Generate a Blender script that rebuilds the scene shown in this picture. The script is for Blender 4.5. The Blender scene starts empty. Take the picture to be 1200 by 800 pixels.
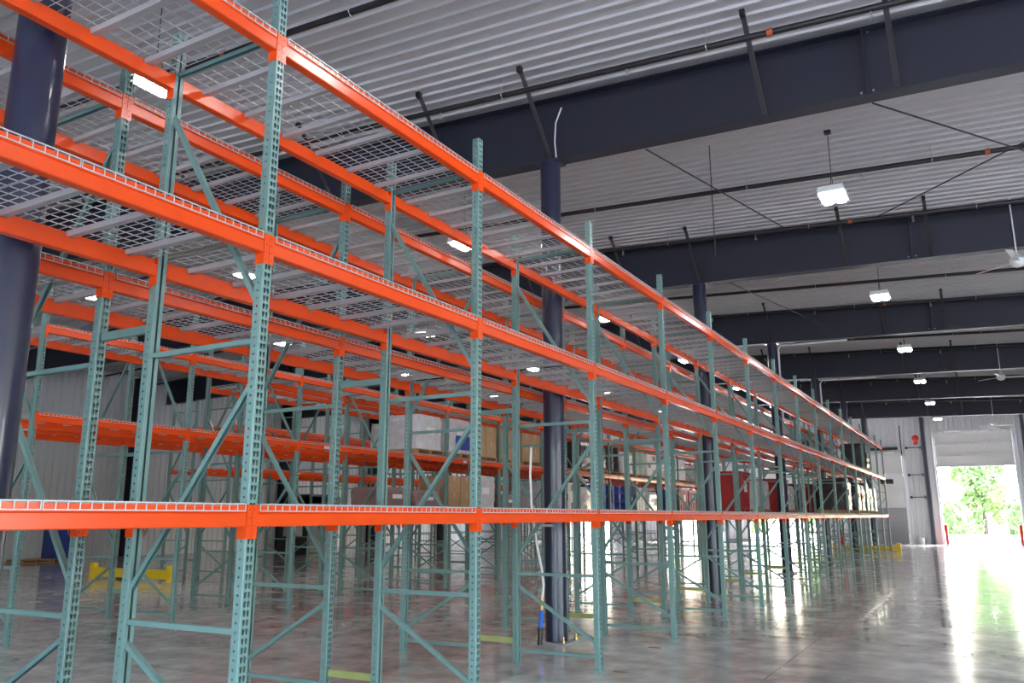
import bpy, math, random
from mathutils import Vector, Matrix

random.seed(7)
scene = bpy.context.scene
COL = scene.collection

# ------------------------------------------------------------------ camera
CAM_H = 1.647
F_PX = 955.0
PITCH, YAW, ROLL = (math.radians(a) for a in (12.165, 29.4455, -0.163))
fwd = Vector((-math.sin(YAW) * math.cos(PITCH), math.cos(YAW) * math.cos(PITCH), math.sin(PITCH)))
rgt = Vector((math.cos(YAW), math.sin(YAW), 0))
upv = rgt.cross(fwd)
r2 = rgt * math.cos(ROLL) + upv * math.sin(ROLL)
u2 = -rgt * math.sin(ROLL) + upv * math.cos(ROLL)
cam_data = bpy.data.cameras.new('camera')
cam_data.sensor_width = 36.0
cam_data.lens = F_PX / 1200.0 * 36.0
cam_data.clip_end = 1000
cam = bpy.data.objects.new('camera', cam_data)
COL.objects.link(cam)
cam.matrix_world = Matrix(((r2.x, u2.x, -fwd.x, 0), (r2.y, u2.y, -fwd.y, 0), (r2.z, u2.z, -fwd.z, CAM_H), (0, 0, 0, 1)))
scene.camera = cam

# ------------------------------------------------------------------ world, sun, exposure
SKY_STRENGTH = 3.2
SUN_STRENGTH = 5.0
LAMP_STRENGTH = 84.0
EXPOSURE = 0.52
world = bpy.data.worlds.new('sky')
scene.world = world
world.use_nodes = True
wn = world.node_tree
wn.nodes.clear()
sky = wn.nodes.new('ShaderNodeTexSky')
sky.sky_type = 'NISHITA'
sky.sun_disc = False
sky.sun_elevation = math.radians(48)
sky.sun_rotation = math.radians(20)
sky.air_density = 1.0
sky.dust_density = 3.0
bg = wn.nodes.new('ShaderNodeBackground')
bg.inputs['Strength'].default_value = SKY_STRENGTH
wo = wn.nodes.new('ShaderNodeOutputWorld')
wn.links.new(sky.outputs[0], bg.inputs[0])
wn.links.new(bg.outputs[0], wo.inputs[0])

sun_d = bpy.data.lights.new('sun', 'SUN')
sun_d.energy = SUN_STRENGTH
sun_d.angle = math.radians(1.0)
sun = bpy.data.objects.new('sun', sun_d)
COL.objects.link(sun)
sun.rotation_euler = (math.radians(42), 0, math.radians(152))
sun.location = (0, 80, 60)

vs = scene.view_settings
vs.view_transform = 'Standard'
vs.look = 'None'
vs.gamma = 1.0
vs.use_curve_mapping = False
vs.exposure = EXPOSURE
try:
    scene.cycles.use_denoising = True
    scene.cycles.max_bounces = 10
    scene.cycles.diffuse_bounces = 6
    scene.cycles.sample_clamp_indirect = 8.0
except Exception:
    pass

# ------------------------------------------------------------------ layout
BAY = 2.57
T1 = 3.529
def T(i):
    return T1 + (i - 1) * BAY
XL, XR, YB, YE = -33.5, 16.0, -10.0, 56.4
RIDGE = -20.0
def roof(x):
    return 8.75 - 0.05 * abs(x - RIDGE)
def gird(x):
    return 7.35 - 0.03 * abs(x - RIDGE)
GIRD_Y = [10.36 + 7.62 * k for k in range(-2, 6)]     # -4.88, 2.74, 10.36 ... 48.46
COL_X = [-5.17, -12.70, -20.30]
POST_W, FRAME_D = 0.076, 1.10
POST_H = 5.18

# ------------------------------------------------------------------ materials
def new_mat(name):
    m = bpy.data.materials.new(name)
    m.use_nodes = True
    nt = m.node_tree
    b = nt.nodes['Principled BSDF']
    return m, nt, b

def paint(name, col, rough=0.45, metal=0.0, var=0.12, scale=6.0, bump=0.0, coat=0.0, spec=0.5):
    m, nt, b = new_mat(name)
    tc = nt.nodes.new('ShaderNodeTexCoord')
    nz = nt.nodes.new('ShaderNodeTexNoise')
    nz.inputs['Scale'].default_value = scale
    nz.inputs['Detail'].default_value = 5
    nt.links.new(tc.outputs['Object'], nz.inputs['Vector'])
    mx = nt.nodes.new('ShaderNodeMix')
    mx.data_type = 'RGBA'
    mx.inputs[6].default_value = (*[c * (1 - var) for c in col], 1)
    mx.inputs[7].default_value = (*[min(1, c * (1 + var)) for c in col], 1)
    nt.links.new(nz.outputs['Fac'], mx.inputs[0])
    nt.links.new(mx.outputs[2], b.inputs['Base Color'])
    b.inputs['Roughness'].default_value = rough
    b.inputs['Metallic'].default_value = metal
    b.inputs['Specular IOR Level'].default_value = spec
    b.inputs['Coat Weight'].default_value = coat
    if bump:
        bp = nt.nodes.new('ShaderNodeBump')
        bp.inputs['Strength'].default_value = bump
        bp.inputs['Distance'].default_value = 0.01
        nt.links.new(nz.outputs['Fac'], bp.inputs['Height'])
        nt.links.new(bp.outputs['Normal'], b.inputs['Normal'])
    return m

def emit(name, col, strength):
    m, nt, b = new_mat(name)
    b.inputs['Base Color'].default_value = (0.9, 0.9, 0.9, 1)
    b.inputs['Emission Color'].default_value = (*col, 1)
    b.inputs['Emission Strength'].default_value = strength
    return m

M = {}
M['green'] = paint('green_enamel', (0.160, 0.275, 0.255), 0.33, var=0.10, scale=9)
M['orange'] = paint('orange_enamel', (0.80, 0.075, 0.007), 0.23, var=0.08, scale=7, spec=0.4)
M['navy'] = paint('navy_paint', (0.018, 0.022, 0.050), 0.30, var=0.10, scale=3, coat=0.2)
M['girder'] = paint('girder_paint', (0.017, 0.019, 0.034), 0.55, var=0.12, scale=2)
M['knee'] = paint('brace_primer', (0.050, 0.047, 0.052), 0.5, var=0.1)
M['galv'] = paint('galvanised_wire', (0.58, 0.58, 0.57), 0.42, metal=0.25, var=0.06)
M['channel'] = paint('galvanised_channel', (0.47, 0.46, 0.45), 0.45, metal=0.2, var=0.08)
M['ceiling'] = paint('white_liner_panel', (0.54, 0.53, 0.53), 0.45, var=0.04, scale=0.6)
M['wall'] = paint('white_wall_panel', (0.60, 0.615, 0.63), 0.5, var=0.04, scale=0.5)
M['black_pipe'] = paint('black_pipe', (0.016, 0.015, 0.017), 0.4, var=0.1)
M['black'] = paint('black_plastic', (0.015, 0.015, 0.016), 0.4, var=0.1)
M['red'] = paint('red_paint', (0.55, 0.02, 0.02), 0.4)
M['rust'] = paint('rust_orange', (0.45, 0.09, 0.03), 0.5)
M['yellow'] = paint('safety_yellow', (0.80, 0.56, 0.02), 0.4, var=0.06)
M['steel'] = paint('zinc_steel', (0.55, 0.54, 0.52), 0.35, metal=0.7, var=0.08)
M['brass'] = paint('brass', (0.55, 0.36, 0.12), 0.35, metal=0.9)
M['white'] = paint('white_plastic', (0.80, 0.80, 0.79), 0.4, var=0.03)
M['doorwhite'] = paint('white_door_panel', (0.66, 0.66, 0.65), 0.4, var=0.03)
M['doorgrey'] = paint('grey_door_panel', (0.30, 0.31, 0.33), 0.45, var=0.05)
M['grey'] = paint('grey_metal', (0.30, 0.30, 0.31), 0.45, var=0.08)
M['blue'] = paint('blue_plastic', (0.012, 0.045, 0.28), 0.4, var=0.1)
M['brightblue'] = paint('bright_blue', (0.02, 0.12, 0.60), 0.4)
M['redbin'] = paint('red_bin', (0.36, 0.012, 0.016), 0.45, var=0.12)
M['greenlabel'] = paint('green_label', (0.01, 0.36, 0.03), 0.5)
M['mint'] = paint('mint_plastic', (0.42, 0.60, 0.50), 0.4)
M['olive'] = paint('olive_paint', (0.34, 0.36, 0.12), 0.5, var=0.2)
M['wood'] = paint('pallet_wood', (0.42, 0.25, 0.11), 0.75, var=0.25, scale=14, bump=0.3)
M['oldwood'] = paint('dark_wood', (0.20, 0.11, 0.055), 0.8, var=0.3, scale=14, bump=0.3)
M['carton'] = paint('cardboard', (0.42, 0.27, 0.15), 0.8, var=0.1)
M['tape'] = paint('parcel_tape', (0.60, 0.46, 0.28), 0.35)
M['wrap'] = paint('stretch_wrap', (0.62, 0.62, 0.64), 0.22, var=0.25, scale=7, bump=0.5)
M['darkwrap'] = paint('dark_stretch_wrap', (0.035, 0.030, 0.032), 0.25, var=0.4, scale=7, bump=0.5)
M['mauve'] = paint('mauve_sack', (0.24, 0.15, 0.14), 0.5, var=0.3, scale=6, bump=0.6)
M['lens'] = emit('lamp_lens', (1.0, 0.965, 0.92), LAMP_STRENGTH)
M['leaf'] = paint('foliage', (0.24, 0.34, 0.11), 0.6, var=0.5, scale=0.6)
M['bark'] = paint('bark', (0.10, 0.075, 0.05), 0.85, var=0.3)
M['apron'] = paint('pale_concrete_apron', (0.62, 0.60, 0.56), 0.8, var=0.08, scale=0.3)
M['glass'] = paint('dark_glazing', (0.03, 0.035, 0.04), 0.1)

def make_floor_mat():
    m, nt, b = new_mat('polished_concrete')
    N, L = nt.nodes, nt.links
    tc = N.new('ShaderNodeTexCoord')
    n1 = N.new('ShaderNodeTexNoise'); n1.inputs['Scale'].default_value = 0.35; n1.inputs['Detail'].default_value = 6
    n2 = N.new('ShaderNodeTexNoise'); n2.inputs['Scale'].default_value = 2.3; n2.inputs['Detail'].default_value = 8; n2.inputs['Roughness'].default_value = 0.65
    n3 = N.new('ShaderNodeTexNoise'); n3.inputs['Scale'].default_value = 30; n3.inputs['Detail'].default_value = 4
    for n in (n1, n2, n3):
        L.new(tc.outputs['Object'], n.inputs['Vector'])
    r1 = N.new('ShaderNodeValToRGB')
    r1.color_ramp.elements[0].position = 0.38; r1.color_ramp.elements[0].color = (0.285, 0.275, 0.262, 1)
    r1.color_ramp.elements[1].position = 0.62; r1.color_ramp.elements[1].color = (0.66, 0.645, 0.625, 1)
    a = N.new('ShaderNodeMath'); a.operation = 'MULTIPLY_ADD'; a.inputs[1].default_value = 0.55
    b2 = N.new('ShaderNodeMath'); b2.operation = 'MULTIPLY'; b2.inputs[1].default_value = 0.45
    L.new(n2.outputs['Fac'], b2.inputs[0]); L.new(n1.outputs['Fac'], a.inputs[0]); L.new(b2.outputs[0], a.inputs[2])
    L.new(a.outputs[0], r1.inputs[0])
    # saw-cut joints: X = -2.15 + 7.6 k and Y = 6.55 + 7.62 k
    sep = N.new('ShaderNodeSeparateXYZ'); L.new(tc.outputs['Object'], sep.inputs[0])
    def joint(out, off, pitch):
        s = N.new('ShaderNodeMath'); s.operation = 'SUBTRACT'; s.inputs[1].default_value = off; L.new(out, s.inputs[0])
        p = N.new('ShaderNodeMath'); p.operation = 'PINGPONG'; p.inputs[1].default_value = pitch / 2; L.new(s.outputs[0], p.inputs[0])
        l = N.new('ShaderNodeMath'); l.operation = 'LESS_THAN'; l.inputs[1].default_value = 0.006; L.new(p.outputs[0], l.inputs[0])
        return l
    j1 = joint(sep.outputs[0], -2.15, 7.6); j2 = joint(sep.outputs[1], 6.55, 7.62)
    mx = N.new('ShaderNodeMath'); mx.operation = 'MAXIMUM'; L.new(j1.outputs[0], mx.inputs[0]); L.new(j2.outputs[0], mx.inputs[1])
    mc = N.new('ShaderNodeMix'); mc.data_type = 'RGBA'; mc.inputs[7].default_value = (0.06, 0.057, 0.055, 1)
    L.new(mx.outputs[0], mc.inputs[0]); L.new(r1.outputs[0], mc.inputs[6])
    L.new(mc.outputs[2], b.inputs['Base Color'])
    mr = N.new('ShaderNodeMapRange'); mr.inputs[1].default_value = 0.35; mr.inputs[2].default_value = 0.68; mr.inputs[3].default_value = 0.08; mr.inputs[4].default_value = 0.22
    L.new(n2.outputs['Fac'], mr.inputs[0]); L.new(mr.outputs[0], b.inputs['Roughness'])
    bp = N.new('ShaderNodeBump'); bp.inputs['Strength'].default_value = 0.025; bp.inputs['Distance'].default_value = 0.004
    L.new(n2.outputs['Fac'], bp.inputs['Height']); L.new(bp.outputs['Normal'], b.inputs['Normal'])
    b.inputs['Specular IOR Level'].default_value = 0.45
    b.inputs['Coat Weight'].default_value = 0.2
    b.inputs['Coat Roughness'].default_value = 0.03
    return m
M['floor'] = make_floor_mat()

# ------------------------------------------------------------------ mesh helpers
class MB:
    def __init__(s):
        s.v = []; s.f = []
    def add(s, vs, fs):
        n = len(s.v)
        s.v += [tuple(p) for p in vs]
        s.f += [tuple(i + n for i in f) for f in fs]
        return s
    def box(s, x0, x1, y0, y1, z0, z1):
        return s.add([(x0, y0, z0), (x1, y0, z0), (x1, y1, z0), (x0, y1, z0), (x0, y0, z1), (x1, y0, z1), (x1, y1, z1), (x0, y1, z1)],
                     [(0, 3, 2, 1), (4, 5, 6, 7), (0, 1, 5, 4), (1, 2, 6, 5), (2, 3, 7, 6), (3, 0, 4, 7)])
    def bar(s, p, q, w, h, side=(0, 1, 0)):
        p, q = Vector(p), Vector(q)
        d = (q - p).normalized()
        a = Vector(side) - d * d.dot(Vector(side))
        if a.length < 1e-5:
            a = Vector((1, 0, 0)) - d * d.x
        a.normalize()
        b = d.cross(a)
        a *= w / 2; b *= h / 2
        vs = []
        for c in (p, q):
            vs += [c - a - b, c + a - b, c + a + b, c - a + b]
        return s.add(vs, [(0, 1, 2, 3), (7, 6, 5, 4), (0, 4, 5, 1), (1, 5, 6, 2), (2, 6, 7, 3), (3, 7, 4, 0)])
    def tube(s, pts, r, n=8, caps=True):
        pts = [Vector(p) for p in pts]
        rings = []
        prev = None
        for i, p in enumerate(pts):
            d = (pts[min(i + 1, len(pts) - 1)] - pts[max(i - 1, 0)]).normalized()
            a = prev - d * d.dot(prev) if prev is not None else d.orthogonal()
            if a.length < 1e-6:
                a = d.orthogonal()
            a.normalize(); prev = a
            b = d.cross(a)
            rr = r[i] if isinstance(r, (list, tuple)) else r
            rings.append([p + (a * math.cos(t) + b * math.sin(t)) * rr for t in (2 * math.pi * k / n for k in range(n))])
        vs = [p for ring in rings for p in ring]
        fs = []
        for i in range(len(rings) - 1):
            for k in range(n):
                k2 = (k + 1) % n
                fs.append((i * n + k, i * n + k2, (i + 1) * n + k2, (i + 1) * n + k))
        if caps:
            fs.append(tuple(range(n))[::-1])
            fs.append(tuple(range((len(rings) - 1) * n, len(rings) * n)))
        return s.add(vs, fs)
    def lathe(s, prof, n=16, c=(0, 0, 0)):
        vs = []; fs = []
        for (r, z) in prof:
            for k in range(n):
                t = 2 * math.pi * k / n
                vs.append((c[0] + r * math.cos(t), c[1] + r * math.sin(t), c[2] + z))
        for i in range(len(prof) - 1):
            for k in range(n):
                k2 = (k + 1) % n
                fs.append((i * n + k, i * n + k2, (i + 1) * n + k2, (i + 1) * n + k))
        fs.append(tuple(range(n))[::-1]); fs.append(tuple(range((len(prof) - 1) * n, len(prof) * n)))
        return s.add(vs, fs)
    def extrude_y(s, poly, y0, y1):
        n = len(poly)
        vs = [(x, y0, z) for x, z in poly] + [(x, y1, z) for x, z in poly]
        fs = [(i, (i + 1) % n, (i + 1) % n + n, i + n) for i in range(n)]
        fs += [tuple(range(n))[::-1], tuple(range(n, 2 * n))]
        return s.add(vs, fs)
    def mesh(s, name, mat, smooth=False):
        me = bpy.data.meshes.new(name)
        me.from_pydata(s.v, [], s.f)
        me.materials.append(mat)
        if smooth:
            me.polygons.foreach_set('use_smooth', [True] * len(me.polygons))
            try:
                me.set_sharp_from_angle(angle=math.radians(40))
            except Exception:
                pass
        me.update()
        return me

def ob(name, mesh, parent=None, loc=(0, 0, 0), rot=None, label=None, cat=None, group=None, kind=None):
    o = bpy.data.objects.new(name, mesh)
    COL.objects.link(o)
    o.location = loc
    if rot:
        o.rotation_euler = rot
    if parent is not None:
        o.parent = parent
    if label: o['label'] = label
    if cat: o['category'] = cat
    if group: o['group'] = group
    if kind: o['kind'] = kind
    return o

ORD = ['zeroth', 'first', 'second', 'third', 'fourth', 'fifth', 'sixth', 'seventh', 'eighth', 'ninth', 'tenth', 'eleventh',
       'twelfth', 'thirteenth', 'fourteenth', 'fifteenth', 'sixteenth', 'seventeenth']

# ------------------------------------------------------------------ the building shell
ob('floor', MB().box(XL, XR, YB, YE, -0.3, 0).mesh('floor', M['floor']), kind='structure')
ob('ground', MB().box(-140, 140, -90, 220, -0.6, -0.32).mesh('ground', M['apron']), kind='structure')
ob('driveway', MB().box(-30, 20, YE + 0.02, 87, -0.31, -0.02).mesh('driveway', M['apron']), kind='structure')

# ceiling: ribbed white liner panels, both slopes in one continuous skin
cm = MB()
pitch = 0.235
ys = []
y = YB
while y < YE:
    ys += [(y, 0), (y + 0.165, 0), (y + 0.182, -0.032), (y + 0.218, -0.032)]
    y += pitch
vs_, fs_ = [], []
for (yy, dz) in ys:
    for x in (XL, RIDGE, XR):
        vs_.append((x, yy, roof(x) + dz))
for i in range(len(ys) - 1):
    for k in range(2):
        a = i * 3 + k
        fs_.append((a, a + 3, a + 4, a + 1))
cm.add(vs_, fs_)
cm.add([(XL, YB, roof(XL) + 0.25), (RIDGE, YB, roof(RIDGE) + 0.25), (XR, YB, roof(XR) + 0.25),
        (XL, YE, roof(XL) + 0.25), (RIDGE, YE, roof(RIDGE) + 0.25), (XR, YE, roof(XR) + 0.25)], [(0, 1, 4, 3), (1, 2, 5, 4)])
ob('ceiling', cm.mesh('ceiling', M['ceiling']), kind='structure')

def ribbed_panel(mb, p0, p1, z0, z1, inward, top=None, pitch=0.305):
    """a vertical ribbed sheet from p0 to p1 (xy), ribs stand out along inward; top(x) may give a sloped head"""
    p0 = Vector((p0[0], p0[1])); p1 = Vector((p1[0], p1[1])); inn = Vector(inward)
    L = (p1 - p0).length; d = (p1 - p0) / L
    prof = []
    t = 0
    while t < L - 0.06:
        for a, h in ((0, 0), (0.20, 0), (0.225, 0.034), (0.28, 0.034)):
            if t + a < L:
                prof.append((t + a, h))
        t += pitch
    prof.append((L, 0))
    vs = []; fs = []
    for (a, h) in prof:
        p = p0 + d * a + inn * h
        zt = top(p.x) if top else z1
        vs += [(p.x, p.y, z0), (p.x, p.y, zt)]
    for i in range(len(prof) - 1):
        fs.append((2 * i, 2 * i + 2, 2 * i + 3, 2 * i + 1))
    n = len(vs)
    # outer skin so that the wall has depth
    out = inn * -0.18
    za, zb = (top(p0.x), top(p1.x)) if top else (z1, z1)
    q = [(p0.x + out.x, p0.y + out.y, z0), (p1.x + out.x, p1.y + out.y, z0), (p1.x + out.x, p1.y + out.y, zb), (p0.x + out.x, p0.y + out.y, za)]
    mb.add(vs, fs)
    mb.add(q, [(0, 1, 2, 3)])
    # reveals at both ends, head and sill
    mb.add([(p0.x, p0.y, z0), q[0], q[3], (p0.x, p0.y, za)], [(0, 1, 2, 3)])
    mb.add([(p1.x, p1.y, z0), q[1], q[2], (p1.x, p1.y, zb)], [(0, 1, 2, 3)])
    mb.add([(p0.x, p0.y, z0), (p1.x, p1.y, z0), q[1], q[0]], [(0, 1, 2, 3)])
    mb.add([(p0.x, p0.y, za), (p1.x, p1.y, zb), q[2], q[3]], [(0, 1, 2, 3)])

def wall_with_doors(name, x0, x1, yy, inward, doors):
    mb = MB()
    edge = x0
    for (a, b, h) in sorted(doors):
        ribbed_panel(mb, (edge, yy), (a, yy), 0, 0, inward, top=roof)
        ribbed_panel(mb, (a, yy), (b, yy), h, 0, inward, top=roof)
        edge = b
    ribbed_panel(mb, (edge, yy), (x1, yy), 0, 0, inward, top=roof)
    return ob(name, mb.mesh(name, M['wall']), kind='structure')

END_DOORS = [(-2.13, 1.95, 6.55), (-7.2, -4.05, 5.35), (-13.6, -9.4, 5.0), (-19.4, -15.4, 5.0), (-27.5, -23.5, 5.0)]
wall_with_doors('wall_end', XL, XR, YE, (0, -1), END_DOORS)
BACK_DOORS = [(-9.6, -5.4, 4.6), (-3.6, 0.6, 4.6), (2.4, 6.6, 4.6), (8.4, 12.6, 4.6)]
wall_with_doors('wall_back', XL, XR, YB, (0, 1), BACK_DOORS)
mb = MB(); ribbed_panel(mb, (XL, YB), (XL, YE), 0, roof(XL), (1, 0))
ob('wall_left', mb.mesh('wall_left', M['wall']), kind='structure')
mb = MB()
RIGHT_DOORS = [(-6.5, -2.3), (1.0, 5.2), (9.0, 13.2)]
edge = YB
for (a, b) in RIGHT_DOORS:
    ribbed_panel(mb, (XR, edge), (XR, a), 0, roof(XR), (-1, 0))
    ribbed_panel(mb, (XR, a), (XR, b), 4.6, roof(XR), (-1, 0))
    edge = b
ribbed_panel(mb, (XR, edge), (XR, YE), 0, roof(XR), (-1, 0))
ob('wall_right', mb.mesh('wall_right', M['wall']), kind='structure')

# daylight portals in the open doorways (they only guide the sampling of the sky)
def portal(loc, rot, sx, sy):
    d = bpy.data.lights.new('doorway_portal', 'AREA')
    d.shape = 'RECTANGLE'; d.size = sx; d.size_y = sy
    o = bpy.data.objects.new('doorway_portal', d)
    COL.objects.link(o); o.location = loc; o.rotation_euler = rot
    try:
        d.cycles.is_portal = True
    except Exception:
        d.energy = 0
for (a, b, h) in BACK_DOORS:
    portal(((a + b) / 2, YB - 0.1, h / 2), (math.radians(90), 0, 0), b - a, h)
for (a, b) in RIGHT_DOORS:
    portal((XR + 0.1, (a + b) / 2, 2.3), (math.radians(90), 0, math.radians(90)), b - a, 4.6)
for (a, b, h) in ((-2.13, 1.95, 4.54), (-13.6, -9.4, 3.6), (-19.4, -15.4, 3.6), (-27.5, -23.5, 3.6)):
    portal(((a + b) / 2, YE + 0.1, h / 2), (math.radians(-90), 0, 0), b - a, h)

# sectional doors in the end wall
def sectional_door(name, x0, x1, zb, zt, y, mat, seams, window=None, lower=None):
    root = ob(name, None, loc=((x0 + x1) / 2, y, 0), kind='structure')
    w = (x1 - x0) / 2
    n = seams
    h = (zt - zb) / n
    for k in range(n):
        m = mat if not lower or k >= lower[0] else lower[1]
        s = MB().box(-w, w, -0.03, 0.03, zb + k * h, zb + (k + 1) * h)
        s.box(-w, w, -0.085, -0.03, zb + k * h + 0.004, zb + k * h + 0.06)
        s.box(-w, w, -0.065, -0.03, zb + (k + 1) * h - 0.08, zb + (k + 1) * h - 0.012)
        p = ob('door_section', s.mesh('door_section', m), root)
        if window and k == window:
            ob('window_pane', MB().box(0.25, 1.0, -0.045, -0.031, zb + (k + .35) * h, zb + (k + .62) * h).mesh('window_pane', M['glass']), p)
        for hx in (-w + 0.06, -w * 0.42, 0, w * 0.42, w - 0.06):
            if zt - zb < 3 and k < n - 1:
                ob('hinge', MB().box(hx - 0.04, hx + 0.04, -0.10, -0.066, zb + (k + 1) * h - 0.06, zb + (k + 1) * h + 0.06).mesh('hinge', M['steel']), p)
    for sx in (-1, 1):
        ob('track', MB().box(sx * (w + 0.04) - 0.03, sx * (w + 0.04) + 0.03, -0.09, 0.0, 0.02, zt).mesh('track', M['steel']), root)
    ob('torsion_bar', MB().tube([(-w, -0.16, zt + 0.12), (w, -0.16, zt + 0.12)], 0.035, 8).mesh('torsion_bar', M['steel']), root)
    for sx in (-0.5, 0.5):
        ob('torsion_spring', MB().tube([(sx * w - 0.45, -0.16, zt + 0.12), (sx * w + 0.45, -0.16, zt + 0.12)], 0.07, 10).mesh('torsion_spring', M['doorwhite']), root)
    return root
d1 = sectional_door('door_1', -2.13, 1.95, 4.54, 6.58, YE - 0.06, M['doorwhite'], 3)
d1['label'] = 'white sectional overhead door raised partway above the bright driveway opening'
d2 = sectional_door('door_2', -7.2, -4.05, 0.0, 5.38, YE - 0.06, M['doorwhite'], 5, window=3, lower=(2, M['doorgrey']))
d2['label'] = 'closed white sectional door with small window beside end of nearest rack'
d3 = sectional_door('door_3', -13.6, -9.4, 3.6, 5.03, YE - 0.06, M['doorwhite'], 2)
d3['label'] = 'raised sectional door seen through the racks, left of closed white door'
d4 = sectional_door('door_4', -19.4, -15.4, 3.6, 5.03, YE - 0.06, M['doorwhite'], 2)
d4['label'] = 'raised sectional door third from the right, seen through the racks'
d5 = sectional_door('door_5', -27.5, -23.5, 3.6, 5.03, YE - 0.06, M['doorwhite'], 2)
d5['label'] = 'raised sectional door farthest left, nearest the left wall'

# frame columns and door jambs on the walls
def wall_column(x, y, deep, label, along='x'):
    root = ob('wall_column', None, loc=(x, y, 0), label=label, cat='column', group='navy frame columns along the walls')
    h = roof(x) - 0.12
    if along == 'x':      # web runs along X, away from the left wall
        ob('web', MB().box(0, deep, -0.006, 0.006, 0, h).mesh('web', M['girder']), root)
        ob('flange', MB().box(deep, deep + 0.016, -0.11, 0.11, 0, h).mesh('flange', M['girder']), root)
        ob('flange', MB().box(-0.016, 0, -0.11, 0.11, 0, h).mesh('flange', M['girder']), root)
        ob('base_plate', MB().box(-0.03, deep + 0.06, -0.14, 0.14, 0, 0.02).mesh('base_plate', M['girder']), root)
    else:
        ob('web', MB().box(-0.006, 0.006, -deep, 0, 0, h).mesh('web', M['navy']), root)
        ob('flange', MB().box(-0.09, 0.09, -deep - 0.014, -deep, 0, h).mesh('flange', M['navy']), root)
        ob('flange', MB().box(-0.09, 0.09, 0, 0.014, 0, h).mesh('flange', M['navy']), root)
        ob('base_plate', MB().box(-0.12, 0.12, -deep - 0.05, 0.03, 0, 0.02).mesh('base_plate', M['navy']), root)
    return root
for k, gy in enumerate([23.9] + GIRD_Y[5:], 1):
    wall_column(XL + 0.08, gy, 0.75, f'dark navy frame column against the left wall, {ORD[k]} from the left', 'x')
wall_column(-2.72, YE - 0.08, 0.26, 'navy steel column left of the open overhead door', 'y')
wall_column(2.55, YE - 0.08, 0.26, 'navy steel column right of the open overhead door', 'y')

# ------------------------------------------------------------------ roof girders with braces
def girder(k, gy):
    x0, x1 = XL + 0.05, XR - 0.05
    names = {2: 'nearest navy roof girder, wide across the top right', 3: 'second navy roof girder, behind the nearest',
             4: 'third navy roof girder from the camera', 5: 'fourth navy roof girder from the camera',
             6: 'fifth navy roof girder from the camera', 7: 'farthest navy roof girder, in front of the overhead door'}
    if k < 1:
        return
    lab = names.get(k, 'navy roof girder over the near left column, mostly above the view')
    root = ob('roof_girder', None, loc=(RIDGE, gy, gird(RIDGE)), label=lab, cat='girder', group='roof girders')
    xs = [x0, RIDGE, x1]
    def strip(za, zb, t, name, mat):
        mb = MB()
        for a, b in ((x0, RIDGE), (RIDGE, x1)):
            mb.add([(a - RIDGE, s * t / 2, f(a) - gird(RIDGE)) for s in (-1, 1) for f in (za, zb)] +
                   [(b - RIDGE, s * t / 2, f(b) - gird(RIDGE)) for s in (-1, 1) for f in (za, zb)],
                   [(0, 1, 5, 4), (2, 6, 7, 3), (0, 4, 6, 2), (1, 3, 7, 5), (0, 2, 3, 1), (4, 5, 7, 6)])
        return ob(name, mb.mesh(name, mat), root)
    strip(lambda x: gird(x) + 0.016, lambda x: roof(x) - 0.10, 0.012, 'web', M['girder'])
    strip(lambda x: gird(x), lambda x: gird(x) + 0.016, 0.25, 'bottom_flange', M['girder'])
    strip(lambda x: roof(x) - 0.10, lambda x: roof(x) - 0.082, 0.25, 'top_flange', M['girder'])
    for x in (-25.5, -13.4, -0.7, 6.5):
        st = ob('stiffener', MB().box(-0.008, 0.008, -0.12, -0.006, gird(x) + 0.016 - gird(RIDGE), roof(x) - 0.1 - gird(RIDGE)).mesh('stiffener', M['girder']), root, (x - RIDGE, 0, 0))
        for zz, dx in ((0.09, -0.07), (0.09, 0.07), (0.9, 0.07)):
            ob('bolt', MB().tube([(dx, -0.024, gird(x) + zz - gird(RIDGE)), (dx, -0.006, gird(x) + zz - gird(RIDGE))], 0.014, 6).mesh('bolt', M['steel']), st)
    # flange braces: from the purlin line down to the bottom flange
    for x in (-25.1, -22.0, -18.8, -15.7, -12.6, -9.4, -6.9, -5.12, -1.95, -0.36, 2.8, 6.0):
        b = MB()
        top = Vector((x - RIDGE, -1.05, roof(x) - 0.05 - gird(RIDGE)))
        bot = Vector((x - RIDGE, -0.09, gird(x) + 0.03 - gird(RIDGE)))
        b.bar(top, bot, 0.065, 0.006, side=(1, 0, 0))
        b.bar(top + Vector((0.03, 0, -0.03)), bot + Vector((0.03, 0, -0.03)), 0.006, 0.06, side=(1, 0, 0))
        fb = ob('flange_brace', b.mesh('flange_brace', M['knee']), root)
        ob('purlin_clip', MB().box(x - RIDGE - 0.03, x - RIDGE + 0.035, -1.09, -1.01, roof(x) - 0.12 - gird(RIDGE), roof(x) - 0.035 - gird(RIDGE)).mesh('purlin_clip', M['black']), fb)
for k, gy in enumerate(GIRD_Y):
    girder(k, gy)

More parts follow.
